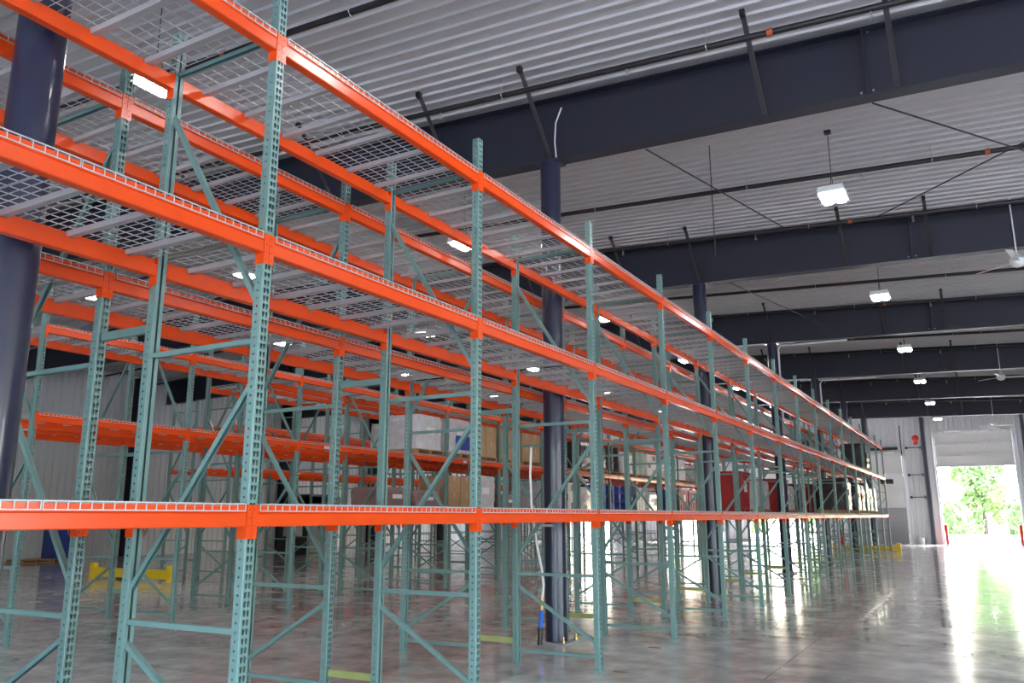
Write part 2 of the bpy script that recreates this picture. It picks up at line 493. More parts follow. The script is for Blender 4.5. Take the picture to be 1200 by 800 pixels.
# round pipe columns in the flue between back-to-back racks
col_shaft = {}
def pipe_column(x, y, label):
    h = gird(x)
    root = ob('pipe_column', None, loc=(x, y, 0), label=label, cat='column', group='navy pipe columns between the rack runs')
    ob('shaft', MB().lathe([(0.15, 0.022), (0.15, h - 0.02)], 28).mesh('shaft', M['navy'], True), root)
    ob('base_plate', MB().box(-0.24, 0.24, -0.24, 0.24, 0, 0.022).mesh('base_plate', M['grey']), root)
    ob('cap_plate', MB().box(-0.19, 0.19, -0.16, 0.16, h - 0.02, h).mesh('cap_plate', M['navy']), root)
    bm_ = MB().tube([(0, 0, 0.022), (0, 0, 0.105)], 0.012, 6).tube([(0, 0, 0.03), (0, 0, 0.055)], 0.028, 6).mesh('anchor_bolt', M['brass'])
    for sx in (-1, 1):
        for sy in (-1, 1):
            ob('anchor_bolt', bm_, root, (sx * 0.195, sy * 0.195, 0))
names_col = ['navy pipe column at the left edge, between the two nearest racks', 'navy pipe column with white hose, behind the third rack post',
             'navy pipe column behind the fifth post of nearest rack', 'fourth navy pipe column in the nearest rack gap',
             'fifth navy pipe column in the nearest rack gap', 'sixth navy pipe column in the nearest rack gap', 'farthest navy pipe column, past the end of nearest rack']
for j, gy in enumerate(GIRD_Y[1:]):
    pipe_column(COL_X[0], gy, names_col[j])

# ------------------------------------------------------------------ sprinkler pipes, tie rods
head_me = MB().tube([(0, 0, 0), (0, 0, -0.05)], 0.012, 6).lathe([(0.012, -0.05), (0.022, -0.06), (0.022, -0.075), (0.008, -0.085)], 8).lathe([(0.03, -0.115), (0.03, -0.11)], 8).tube([(0.018, 0, -0.08), (0, 0, -0.112)], 0.004, 4).tube([(-0.018, 0, -0.08), (0, 0, -0.112)], 0.004, 4).mesh('sprinkler_head', M['steel'])
cou_me = MB().tube([(-0.035, 0, 0), (0.035, 0, 0)], 0.052, 10).mesh('coupling', M['rust'])
def sprinkler(y, lab, r=0.042):
    zz = lambda x: roof(x) - 0.30
    root = ob('sprinkler_pipe', None, loc=(RIDGE, y, zz(RIDGE)), label=lab, cat='pipe', group='black sprinkler pipes under the ceiling')
    x0, x1 = XL + 0.4, XR - 0.4
    ob('pipe', MB().tube([(x0 - RIDGE, 0, zz(x0) - zz(RIDGE)), (0, 0, 0), (x1 - RIDGE, 0, zz(x1) - zz(RIDGE))], r, 10).mesh('pipe', M['black_pipe'], True), root)
    off = (y * 1.37) % 1.5
    x = -29.0 + off
    while x < XR - 2:
        h = zz(x) - zz(RIDGE)
        ob('sprinkler_head', head_me, root, (x - RIDGE, 0, h - r))
        xh = x + 1.1
        h = zz(xh) - zz(RIDGE)
        hm = MB().tube([(xh - RIDGE, 0, h + r), (xh - RIDGE, 0, h + 0.28)], 0.006, 5).tube([(xh - RIDGE, 0.0, h - r - 0.008), (xh - RIDGE, r + 0.008, h), (xh - RIDGE, 0, h + r + 0.008), (xh - RIDGE, -r - 0.008, h), (xh - RIDGE, 0, h - r - 0.008)], 0.008, 5)
        ob('hanger', hm.mesh('hanger', M['steel']), root)
        if int((x + 40) / 3) % 3 == 0:
            xc = x + 1.9
            ob('coupling', cou_me, root, (xc - RIDGE, 0, zz(xc) - zz(RIDGE)))
        x += 3.05
SPR = []
for gy in GIRD_Y[1:]:
    SPR += [gy - 3.5, gy - 0.85]
for n, yy in enumerate(SPR, 1):
    sprinkler(yy, f'black sprinkler pipe under the ceiling, {ORD[n]} from the camera')

def rod(name, p, q, r, mat, label, cat, group=None):
    p, q = Vector(p), Vector(q)
    o = ob(name, MB().tube([(0, 0, 0), q - p], r, 6).mesh(name, mat), loc=p, label=label, cat=cat, group=group)
    return o
G1, G2, G3 = GIRD_Y[2], GIRD_Y[3], GIRD_Y[4]
rods = [((-3.69, 10.5, 6.85), (-3.05, 17.85, 7.80), 'dark tie rod slanting right between nearest and second girders, left one'),
        ((-0.66, 10.45, 6.74), (3.25, 17.85, 7.45), 'dark tie rod running right from the nearest girder stiffener'),
        ((3.30, 10.45, 6.75), (-1.40, 17.85, 7.74), 'dark tie rod crossing left toward the second girder'),
        ((-4.6, G2 + 0.1, 6.95), (-3.6, G3 - 0.1, 7.3), 'dark tie rod between second and third girders')]
for p, q, l in rods:
    rod('tie_rod', p, q, 0.012, M['black_pipe'], l, 'rod', 'roof tie rods')
rod('hanging_cable', (-3.43, 13.0, roof(-3.43) - 0.01), (-3.43, 13.0, 5.9), 0.008, M['black_pipe'], 'thin black cable hanging straight down from the ceiling, right of centre', 'cable')
# conduit on the first girder
cd = MB().tube([(0, 0, 0), (-0.02, 0, 0.25), (0.0, 0, 0.55), (0.1, 0.0, 0.78)], 0.012, 6)
ob('conduit', cd.mesh('conduit', M['white']), loc=(-5.0, G1 - 0.14, gird(-5) + 0.02), label='thin white flexible conduit on the nearest girder above the column', cat='conduit')
for (cx, cy, l) in ((-5.17, GIRD_Y[4], 'white conduit loop beside the fourth pipe column'), (-5.17, GIRD_Y[5], 'white conduit loop beside the fifth pipe column')):
    c2 = MB()
    z = gird(cx) - 0.1
    c2.tube([(0.2, -0.05, -2.4), (0.2, -0.05, -0.12), (0.28, -0.05, 0.0), (2.2, -0.05, -0.03)], 0.03, 6)
    ob('conduit', c2.mesh('conduit', M['white']), loc=(cx, cy, z), label=l, cat='conduit')

# ------------------------------------------------------------------ high bay lights and fans
hb_house = MB().box(-0.20, 0.20, -0.29, 0.29, 0.03, 0.085)
for k in range(9):
    hb_house.box(-0.19, 0.19, -0.28 + k * 0.066, -0.265 + k * 0.066, 0.08, 0.13)
hb_house = hb_house.mesh('housing', M['white'])
hb_lens = MB()
def rbox(mb, x0, x1, y0, y1, z0, z1, r, n=4):
    pts = []
    for cx, cy, a0 in ((x1 - r, y1 - r, 0), (x0 + r, y1 - r, 90), (x0 + r, y0 + r, 180), (x1 - r, y0 + r, 270)):
        for k in range(n + 1):
            t = math.radians(a0 + 90 * k / n)
            pts.append((cx + r * math.cos(t), cy + r * math.sin(t)))
    m = len(pts)
    mb.add([(x, y, z0) for x, y in pts] + [(x, y, z1) for x, y in pts],
           [tuple(range(m))[::-1], tuple(range(m, 2 * m))] + [(i, (i + 1) % m, (i + 1) % m + m, i + m) for i in range(m)])
    return mb
hb_lens1 = rbox(MB(), -0.17, -0.03, -0.26, 0.26, 0.0, 0.03, 0.05).mesh('lens', M['lens'])
hb_lens2 = rbox(MB(), 0.03, 0.17, -0.26, 0.26, 0.0, 0.03, 0.05).mesh('lens', M['lens'])
def high_bay(x, y, z, label):
    root = ob('high_bay_light', None, loc=(x, y, z), label=label, cat='ceiling light', group='white high bay lights')
    ob('housing', hb_house, root)
    ob('lens', hb_lens1, root); ob('lens', hb_lens2, root)
    hz = roof(x) - z
    h = MB()
    for sy in (-0.2, 0.2):
        h.tube([(0, sy, 0.12), (0, 0, min(0.45, hz - 0.05)), (0, 0, hz)], 0.006, 5)
    h.box(-0.05, 0.05, -0.05, 0.05, hz - 0.08, hz - 0.035)
    ob('hanger', h.mesh('hanger', M['black']), root)
LAMPS = [('over the right aisle', -1.55, 6.62, 6.2, 7.03, 7), ('over second aisle', -8.32, 6.85, 5.8, 7.03, 6),
         ('over third and fourth racks', -14.05, 7.02, 5.6, 7.0, 6), ('over third aisle', -19.4, 7.2, 5.5, 6.75, 6),
         ('over far right aisle', 5.6, 6.6, 5.6, 7.03, 6)]
for row, lx, lz, ly, dy, n in LAMPS:
    for k in range(n):
        high_bay(lx, ly + dy * k, lz, f'high bay light {row}, {ORD[k+1]} in line from the camera')
blade_me = MB().add([(0.12, -0.05, 0.0), (0.85, -0.07, 0.02), (0.87, 0.05, -0.01), (0.12, 0.05, -0.02),
                     (0.12, -0.05, 0.012), (0.85, -0.07, 0.032), (0.87, 0.05, 0.002), (0.12, 0.05, -0.008)],
                    [(0, 3, 2, 1), (4, 5, 6, 7), (0, 1, 5, 4), (1, 2, 6, 5), (2, 3, 7, 6), (3, 0, 4, 7)]).mesh('blade', M['white'])
def fan(x, y, z, lab):
    root = ob('ceiling_fan', None, loc=(x, y, z), label=lab, cat='ceiling fan', group='white ceiling fans')
    ob('motor', MB().lathe([(0.05, -0.11), (0.11, -0.08), (0.14, -0.02), (0.14, 0.05), (0.09, 0.1), (0.04, 0.16)], 16).mesh('motor', M['white'], True), root)
    ob('downrod', MB().tube([(0, 0, 0.15), (0, 0, roof(x) - z)], 0.014, 8).mesh('downrod', M['white']), root)
    for k in range(3):
        ob('blade', blade_me, root, rot=(0, 0, math.radians(20 + 120 * k)))
fan(1.09, 17.75, 6.40, 'white ceiling fan cut off at the right edge, below the second girder')
fan(1.06, 33.0, 6.40, 'white ceiling fan below the fourth girder, right of the lights')
fan(0.98, 48.2, 6.15, 'small far white ceiling fan in front of the overhead door')

# ------------------------------------------------------------------ rack meshes
PITCH_H = 0.0508
def hole_cell(mb, O, U, V, w, h, hole):
    """a w x h cell with corner O spanned by unit vectors U, V and a polygonal hole (list of 8 (u,v))"""
    O, U, V = Vector(O), Vector(U), Vector(V)
    outer = [(w, h / 2), (w, h), (w / 2, h), (0, h), (0, h / 2), (0, 0), (w / 2, 0), (w, 0)]
    pts = [O + U * a + V * b for a, b in outer] + [O + U * a + V * b for a, b in hole]
    mb.add(pts, [(i, (i + 1) % 8, 8 + (i + 1) % 8, 8 + i) for i in range(8)])
def oct_hole(cu, cv, r):
    return [(cu + r * math.cos(math.pi / 4 * k), cv + r * math.sin(math.pi / 4 * k)) for k in range(8)]
def tear_hole(cu, cv, r):
    pts = oct_hole(cu, cv + 0.006, r)
    pts[5] = (cu - r * 0.48, cv - r * 1.75); pts[6] = (cu, cv - r * 1.95); pts[7] = (cu + r * 0.48, cv - r * 1.75)
    return pts
def post_mesh(height):
    mb = MB()
    W, D, LIP = POST_W, 0.070, 0.030
    c = 0.006
    n = int(height / PITCH_H)
    h = height / n
    # web faces +x at x=0, y 0..W ; flanges run to x=-D ; lips
    for k in range(n):
        z = k * h
        for j in range(2):
            w = (W - 2 * c) / 2
            hole_cell(mb, (0, c + j * w, z), (0, 1, 0), (0, 0, 1), w, h, tear_hole(w / 2 + (0.003 if j == 0 else -0.003), h / 2 + 0.003, 0.0104))
        hole_cell(mb, (-D + 0.002, 0, z), (1, 0, 0), (0, 0, 1), D - c - 0.002, h, oct_hole((D - c) * 0.50, h / 2, 0.0084))
        hole_cell(mb, (-D + 0.002, W, z), (1, 0, 0), (0, 0, 1), D - c - 0.002, h, oct_hole((D - c) * 0.50, h / 2, 0.0084))
    def sheet(a, b):
        mb.add([(a[0], a[1], 0), (b[0], b[1], 0), (b[0], b[1], height), (a[0], a[1], height)], [(0, 1, 2, 3)])
    sheet((0, c), (-c * 0.3, c * 0.3)); sheet((-c * 0.3, c * 0.3), (-c, 0))
    sheet((0, W - c), (-c * 0.3, W - c * 0.3)); sheet((-c * 0.3, W - c * 0.3), (-c, W))
    sheet((-D + 0.002, 0), (-D, 0.002)); sheet((-D, 0.002), (-D, LIP))
    sheet((-D + 0.002, W), (-D, W - 0.002)); sheet((-D, W - 0.002), (-D, W - LIP))
    return mb.mesh('post', M['green'])
POST = post_mesh(POST_H)
foot_me = MB().box(-0.095, 0.015, -0.022, POST_W + 0.022, 0, 0.008).mesh('foot_plate', M['green'])
fbolt_me = MB().tube([(0, 0, 0.008), (0, 0, 0.06)], 0.008, 6).tube([(0, 0, 0.008), (0, 0, 0.026)], 0.015, 6).mesh('anchor_bolt', M['steel'])
row_spacer_me = {}

BR = {'h': [0.165, 1.015, 2.75, 4.86], 'd': [(0.89, 0.30), (1.21, 2.52), (4.55, 2.98)]}   # diagonals: (z at rear, z at front)
def brace_mesh(name, za, zb):
    """from rear (x=-D+.07) at za to front (x=-.07) at zb: a small channel"""
    mb = MB()
    p = Vector((-FRAME_D + 0.045, 0, za)); q = Vector((-0.045, 0, zb))
    mb.bar(p, q, 0.036, 0.003, side=(0, 1, 0))
    d = (q - p).normalized(); nrm = Vector((-d.z, 0, d.x))
    for sy in (-1, 1):
        o = Vector((0, sy * 0.0165, 0)) - nrm * 0.016
        mb.bar(p + o, q + o, 0.003, 0.034, side=(0, 1, 0))
    return mb.mesh(name, M['green'])
HB = [brace_mesh('horizontal_brace', z, z) for z in BR['h']]
DB = [brace_mesh('diagonal_brace', a, b) for a, b in BR['d']]
DBm = [brace_mesh('diagonal_brace', b, a) for a, b in BR['d']]

BEAM_H = 0.125
BL = BAY - POST_W            # clear length between posts
def beam_mesh():
    # section in (x,z): front face x=0, top z=0 ; step at the inner top
    sec = [(0, 0.0), (0, -0.040), (-0.006, -0.044), (0.0, -0.048), (0, -BEAM_H + 0.006), (-0.006, -BEAM_H), (-0.066, -BEAM_H), (-0.070, -BEAM_H + 0.006), (-0.070, -0.042), (-0.040, -0.040), (-0.040, 0.0)]
    return MB().extrude_y(sec, 0.004, BL - 0.004).mesh('load_beam', M['orange'])
BEAM = beam_mesh()
def connector_mesh(sign):
    """L bracket at a beam end; y=0 is the post face; sign=+1 for the post on the low-y side"""
    mb = MB()
    z1, z0 = 0.004, -0.195
    s = sign
    def bx(xa, xb, ya, yb, za, zb):
        mb.box(xa, xb, min(ya, yb), max(ya, yb), za, zb)
    bx(-0.072, 0.004, 0.0005 * s, 0.0042 * s, z0, z1)            # leg along the post side
    bx(0.0008, 0.0048, -0.0365 * s, 0.0042 * s, z0, z1)          # leg across half of the post front
    for k in range(4):
        zc = z0 + 0.03 + k * 0.0508 * 0.95
        mb.tube([(0.004, -0.018 * s, zc), (0.0085, -0.018 * s, zc)], 0.006, 6)
    return mb.mesh('connector', M['orange'])
CON_A, CON_B = connector_mesh(1), connector_mesh(-1)
tag_me = MB().box(0.0005, 0.002, -0.075, 0.075, -0.10, -0.045).mesh('bay_label', M['white'])

DECK_W = (BL - 0.05) / 2
def deck_mesh(fine=True):
    mb = MB()
    r = 0.0048 if fine else 0.006
    D = FRAME_D
    ny = 20 if fine else 10
    for k in range(ny + 1):
        y = k * DECK_W / ny
        mb.bar((0.005, y, 0.003), (-D - 0.005, y, 0.003), r, r)
        if fine:
            mb.bar((0.006, y, 0.005), (0.006, y, -0.036), r, r, side=(0, 1, 0))
            mb.bar((-D - 0.006, y, 0.005), (-D - 0.006, y, -0.036), r, r, side=(0, 1, 0))
    nx = 10 if fine else 6
    for k in range(nx + 1):
        x = -D * k / nx
        mb.bar((x, -r / 2, 0.003 + r * .6), (x, DECK_W + r / 2, 0.003 + r * .6), r, r, side=(0, 0, 1))
    for x in (0.007, -D - 0.007):
        mb.bar((x, -r / 2, -0.036), (x, DECK_W + r / 2, -0.036), r * 1.15, r * 1.15, side=(0, 0, 1))
        mb.bar((x, -r / 2, 0.005), (x, DECK_W + r / 2, 0.005), r * 1.15, r * 1.15, side=(0, 0, 1))
    return mb
DECK = deck_mesh(True).mesh('wire_deck', M['galv'])
def channel_mb(mb, y):
    x0, x1 = -0.048, -FRAME_D + 0.048
    for a, b in (((-0.030, -0.003), (-0.022, -0.036)), ((-0.022, -0.036), (0.022, -0.036)), ((0.022, -0.036), (0.030, -0.003))):
        mb.add([(x0, y + a[0], a[1]), (x1, y + a[0], a[1]), (x1, y + b[0], b[1]), (x0, y + b[0], b[1])], [(0, 1, 2, 3)])
    return mb
CHAN = channel_mb(MB(), 0).mesh('support_channel', M['channel'])

NEAR_LV = [1.72, 3.42, 4.845]      # beam top heights, nearest pair
FAR_LV = [1.72, 3.10, 4.37]        # other rows
ROWS = {
    # key: (front X, y offset, first frame, last frame, mirrored, levels, label)
    'A': (-3.800, 0.0, 0, 16, False, NEAR_LV, 'long green and orange pallet rack nearest the camera, along the aisle', 'nearest rack'),
    'B': (-5.425, 0.0, 0, 16, True, NEAR_LV, 'pallet rack standing back to back behind the nearest rack', 'second rack'),
    'C': (-11.35, 0.45, 2, 16, False, FAR_LV, 'third pallet rack from the camera, across the first inner aisle, holding goods', 'third rack'),
    'D': (-12.95, 0.45, 2, 16, True, FAR_LV, 'fourth pallet rack, back to back with the third one', 'fourth rack'),
    'E': (-18.95, 0.45, 6, 16, False, FAR_LV, 'fifth pallet rack, beyond the yellow floor guard', 'fifth rack'),
    'F': (-20.55, 0.45, 6, 16, True, FAR_LV, 'farthest pallet rack, nearest the left wall', 'farthest rack'),
}
LV_NAME = ['lowest', 'middle', 'top']
def zlvl(key, lv):
    return ROWS[key][5][lv]

for key, (xf, off, i0, i1, mir, levels, lab, short) in ROWS.items():
    near = key in 'AB'
    mid = key in 'ABCD'
    root = ob('pallet_rack', None, loc=(xf, T(i0) + off, 0), label=lab, cat='rack', group='green and orange pallet racks')
    if not near:
        pass
    for i in range(i0, i1 + 1):
        if not mid:
            fr = None
        yl = (i - i0) * BAY
        fr = ob('upright_frame', None, root, (0, yl, 0))
        ob('post', POST, fr)
        ob('post', POST, fr, (-FRAME_D, POST_W, 0), rot=(0, 0, math.pi))
        for me in HB:
            ob('horizontal_brace', me, fr, (0, POST_W / 2, 0))
        for me in (DBm if mir else DB):
            ob('diagonal_brace', me, fr, (0, POST_W / 2, 0))
        if near:
            ob('foot_plate', foot_me, fr)
            ob('foot_plate', foot_me, fr, (-FRAME_D, POST_W, 0), rot=(0, 0, math.pi))
            for bx in (-0.035, -FRAME_D + 0.035):
                ob('anchor_bolt', fbolt_me, fr, (bx, POST_W + 0.012, 0))
    for i in range(i0, i1):
        yl = (i - i0) * BAY + POST_W
        for lv, zt in enumerate(levels):
            if key == 'D' and lv == 2 and i < 4: continue
            b1 = ob('load_beam', BEAM, root, (0, yl, zt))
            b2 = ob('load_beam', BEAM, root, (-FRAME_D, yl + BL, zt), rot=(0, 0, math.pi))
            if mid:
                for b in (b1, b2):
                    ob('connector', CON_A, b)
                    ob('connector', CON_B, b, (0, BL, 0))
            if not near and lv < 2 and i % 2 == 0:
                ob('bay_label', tag_me, b1, (0, BL * 0.3, 0))
                ob('bay_label', tag_me, b2, (0, BL * 0.6, 0))
    # spacers tying back-to-back runs together
    if not mir:
        gap = 0.513 if key == 'A' else 0.488
        sm = MB().box(-FRAME_D - gap, -FRAME_D, 0.02, 0.055, 0, 0.06).mesh('row_spacer', M['green'] if key != 'A' else M['olive'])
        sm2 = MB().box(-FRAME_D - gap, -FRAME_D, 0.02, 0.055, 0, 0.06).mesh('row_spacer', M['green'])
        for i in range(i0, i1 + 1):
            for z in ((0.22, 2.9) if key == 'A' else (0.42, 2.7)):
                ob('row_spacer', sm if z < 1 else sm2, root, (0, (i - i0) * BAY, z))

# wire decks: two to a bay
bulk = MB()
HALF = ['near', 'far']
for key in 'ABCDEF':
    xf, off, i0, i1, mir, levels, lab, short = ROWS[key]
    for i in range(i0, i1):
        for lv, zt in enumerate(levels):
            if key == 'D' and lv == 2 and i < 4: continue
            for hf in range(2):
                y = T(i) + off + POST_W + 0.02 + hf * (DECK_W + 0.01)
                z = zt + 0.004
                if key in 'ABC':
                    d = ob('wire_deck', DECK, None, (xf, y, z),
                           label=f'galvanised wire deck on {LV_NAME[lv]} level of {short}, {HALF[hf]} half of {ORD[i - i0 + 1]} bay',
                           cat='wire deck', group='wire decks on the rack beams')
                    for q in (0.16, 0.5, 0.84):
                        ob('support_channel', CHAN, d, (0, DECK_W * q, 0))
                else:
                    t = deck_mesh(False)
                    for q in (0.16, 0.5, 0.84):
                        channel_mb(t, DECK_W * q)
                    bulk.add([(p[0] + xf, p[1] + y, p[2] + z) for p in t.v], t.f)
ob('wire_decking', bulk.mesh('wire_decking', M['galv']), label='galvanised wire decking lying on the fourth, fifth and farthest racks', cat='wire deck', kind='stuff')

# ------------------------------------------------------------------ stored goods
pal_deck = MB()
for k in range(7):
    pal_deck.box(-1.02, 0, 0.165 * k, 0.165 * k + 0.125, 0.105, 0.125)
deck_one = MB().box(-1.02, 0, 0, 1.115, 0.105, 0.125).mesh('deck', M['wood'])
string_me = MB().box(-1.02, 0, -0.02, 0.02, 0.018, 0.105).mesh('stringer', M['wood'])
bot_me = MB().box(-0.05, 0.05, 0, 1.115, 0, 0.018).mesh('bottom_board', M['wood'])
board_me = MB().box(-0.05, 0.05, 0, 1.115, 0.105, 0.125).mesh('deck_board', M['wood'])
def pallet(x, y, z, label):
    root = ob('pallet', None, loc=(x, y, z), label=label, cat='pallet', group='wooden pallets')
    for k in range(7):
        ob('deck_board', board_me, root, (-0.05 - k * 0.1533, 0, 0))
    for q in (0.03, 0.557, 1.085):
        ob('stringer', string_me, root, (0, q, 0))
    for q in (-0.05, -0.51, -0.97):
        ob('bottom_board', bot_me, root, (q, 0, 0))
    return root
def drum_me(mat):
    return MB().lathe([(0.27, 0), (0.285, 0.015), (0.28, 0.03), (0.28, 0.28), (0.292, 0.295), (0.28, 0.31), (0.28, 0.57), (0.292, 0.585), (0.28, 0.60), (0.28, 0.84), (0.287, 0.86), (0.287, 0.875), (0.27, 0.875), (0.27, 0.862)], 20).mesh('body', mat, True)
DRUM = {c: drum_me(M[m]) for c, m in (('black', 'black'), ('blue', 'blue'), ('mint green', 'mint'), ('white', 'white'), ('dark red', 'redbin'))}
bung_me = MB().lathe([(0.035, 0), (0.035, 0.02), (0.02, 0.025)], 8).mesh('bung', M['white'])
def drum(x, y, z, c, label):
    root = ob('drum', None, loc=(x, y, z), label=label, cat='drum', group='drums on the third rack')
    ob('body', DRUM[c], root); ob('bung', bung_me, root, (0.15, 0.05, 0.862)); ob('bung', bung_me, root, (-0.16, -0.03, 0.862))
def carton(x, y, z, sx, sy, sz, mat, label, tape=True, printm=None):
    root = ob('carton', None, loc=(x, y, z), label=label, cat='box', group='cartons on the racks')
    ob('box', MB().box(-sx, 0, 0, sy, 0, sz).mesh('box', mat), root)
    if tape:
        ob('tape', MB().box(-sx, 0.002, sy * .46, sy * .54, sz, sz + 0.002).box(0, 0.002, sy * .46, sy * .54, sz * .7, sz).mesh('tape', M['tape']), root)
    if printm:
        ob('printed_panel', MB().box(0.0, 0.002, sy * .18, sy * .82, sz * .12, sz * .85).mesh('printed_panel', printm), root)
def wrapped(x, y, z, sx, sy, sz, mat, label):
    root = ob('wrapped_load', None, loc=(x, y, z), label=label, cat='pallet load', group='stretch-wrapped pallet loads')
    mb = MB()
    n, rows_ = 20, 7
    rnd = random.Random(sum(ord(c) for c in label))
    vs = []
    for r in range(rows_ + 1):
        t = r / rows_
        for k in range(n):
            a = 2 * math.pi * k / n
            e = 0.25
            cx = math.copysign(abs(math.cos(a)) ** e, math.cos(a)); cy = math.copysign(abs(math.sin(a)) ** e, math.sin(a))
            s = 0.985 + rnd.uniform(-0.025, 0.02) - (0.05 if r == rows_ else 0)
            vs.append((-sx / 2 + cx * sx / 2 * s, sy / 2 + cy * sy / 2 * s, sz * t + (rnd.uniform(-0.02, 0.01) if 0 < r < rows_ else 0)))
    fs = [(r * n + k, r * n + (k + 1) % n, (r + 1) * n + (k + 1) % n, (r + 1) * n + k) for r in range(rows_) for k in range(n)]
    fs += [tuple(range(n))[::-1], tuple(range(rows_ * n, rows_ * n + n))]
    ob('load', mb.add(vs, fs).mesh('load', mat), root)
    ob('paper_label', MB().box(0.001, 0.004, sy * .3, sy * .62, sz * .45, sz * .65).mesh('paper_label', M['white']), root)
bin_me = MB()
def bin_mesh(mat):
    mb = MB()
    a, b, h = 0.96, 1.05, 1.05
    mb.add([(-a, 0, 0.1), (0, 0, 0.1), (0, b, 0.1), (-a, b, 0.1), (-a - .02, -.02, h), (.02, -.02, h), (.02, b + .02, h), (-a - .02, b + .02, h)],
           [(0, 3, 2, 1), (0, 1, 5, 4), (1, 2, 6, 5), (2, 3, 7, 6), (3, 0, 4, 7), (4, 5, 6, 7)])
    for k in range(4):
        y = 0.1 + k * 0.26
        mb.box(0.005, 0.03, y, y + 0.05, 0.16, h - 0.08)
    return mb.mesh('body', mat)
BIN = bin_mesh(M['redbin'])
rim_me = MB().box(0.02, 0.05, -0.05, 1.10, 1.0, 1.08).box(-1.03, -0.98, -0.05, 1.10, 1.0, 1.08).box(-0.98, 0.02, -0.05, -0.02, 1.0, 1.08).box(-0.98, 0.02, 1.07, 1.10, 1.0, 1.08).mesh('rim', M['redbin'])
foot_b = MB().box(-0.96, 0, -0.06, 0.06, 0, 0.1).mesh('runner', M['redbin'])
def red_bin(x, y, z, label):
    root = ob('bulk_bin', None, loc=(x, y, z), label=label, cat='bin', group='red bulk bins')
    ob('body', BIN, root); ob('rim', rim_me, root)
    for q in (0.08, 0.525, 0.97): ob('runner', foot_b, root, (0, q, 0))
    ob('paper_label', MB().box(0.031, 0.034, 0.42, 0.72, 0.55, 0.85).mesh('paper_label', M['white']), root)
def tote(x, y, z, label):
    root = ob('bulk_tote', None, loc=(x, y, z), label=label, cat='tote', group='white caged totes')
    ob('bottle', rbox(MB(), -0.95, -0.05, 0.06, 1.04, 0.12, 0.98, 0.08).mesh('bottle', M['white']), root)
    ob('lid', MB().lathe([(0.11, 0.98), (0.11, 1.02)], 12, (-0.5, 0.55, 0)).mesh('lid', M['red']), root)
    ob('base', MB().box(-1.0, 0, 0, 1.1, 0, 0.11).mesh('base', M['black']), root)
    for yy in (0.02, 0.29, 0.56, 0.83, 1.08):
        ob('cage_bar', MB().tube([(-0.02, yy, 0.11), (-0.02, yy, 1.0)], 0.011, 5).mesh('cage_bar', M['steel']), root)
    for zz in (0.3, 0.55, 0.8, 1.0):
        ob('cage_bar', MB().tube([(-0.02, 0.02, zz), (-0.02, 1.08, zz)], 0.011, 5).mesh('cage_bar', M['steel']), root)

def slot(key, i, hf):
    xf, off = ROWS[key][0], ROWS[key][1]
    return xf - 0.03, T(i) + off + POST_W + 0.06 + hf * 1.235
def place(key, i, hf, lv, what):
    x, y = slot(key, i, hf)
    short = ROWS[key][7]
    where = f'{short} {LV_NAME[lv]} level, {ORD[i - ROWS[key][2] + 1]} bay {HALF[hf]} half'
    z = zlvl(key, lv) + 0.014
    if what == 'redbin':
        red_bin(x, y, z, f'dark red bulk bin on {where}'); return
    if what == 'tote':
        tote(x, y, z, f'white caged liquid tote on {where}'); return
    pallet(x, y, z, f'wooden pallet on {where}')
    z += 0.127
    if what in DRUM:
        for r in range(2):
            for c in range(2 if key == 'C' else 1):
                drum(x - 0.30 - c * 0.6, y + 0.27 + r * 0.585, z, what, f'{what} drum on {where}, {["front","rear"][c]} row {["left","right"][r]}')
    elif what == 'cartons':
        n = 0
        for lvq in range(2):
            for r in range(2):
                s = 0.40
                carton(x - 0.02, y + 0.02 + r * 0.55, z + lvq * (s + 0.004), 0.9, 0.53, s, M['carton'], f'brown carton on {where}, {["bottom","upper"][lvq]} {["left","right"][r]}')
    elif what == 'greenboxes':
        for lvq in range(2):
            for r in range(2):
                carton(x - 0.02, y + 0.02 + r * 0.55, z + lvq * 0.455, 0.9, 0.53, 0.45, M['white'], f'white carton with green panel on {where}, {["bottom","upper"][lvq]} {["left","right"][r]}', False, M['greenlabel'])
    elif what == 'whiteboxes':
        for lvq in range(3):
            for r in range(2):
                carton(x - 0.02, y + 0.02 + r * 0.55, z + lvq * 0.285, 0.9, 0.53, 0.28, M['white'], f'white carton on {where}, {["bottom","middle","upper"][lvq]} {["left","right"][r]}', False, M['mauve'] if (lvq + r) % 2 else None)
    elif what == 'wrap':
        wrapped(x, y + 0.02, z, 1.0, 1.08, random.uniform(.75, .95), M['wrap'], f'pale stretch-wrapped load on {where}')
    elif what == 'bluewrap':
        wrapped(x, y + 0.02, z, 1.0, 1.08, 0.85, M['wrap'], f'pale wrapped load with blue print on {where}')
        carton(x + 0.035, y + 0.3, z + 0.08, 0.03, 0.6, 0.35, M['blue'], f'blue printed board on wrapped load, {where}', False)
    elif what == 'dark':
        wrapped(x, y + 0.02, z, 1.0, 1.08, random.uniform(.85, 1.05) if key in 'AB' else 0.86, M['darkwrap'], f'black stretch-wrapped load on {where}')
    elif what == 'mauve':
        wrapped(x, y + 0.02, z, 1.0, 1.08, random.uniform(.4, .55), M['mauve'], f'low heap of brown sacks on {where}')

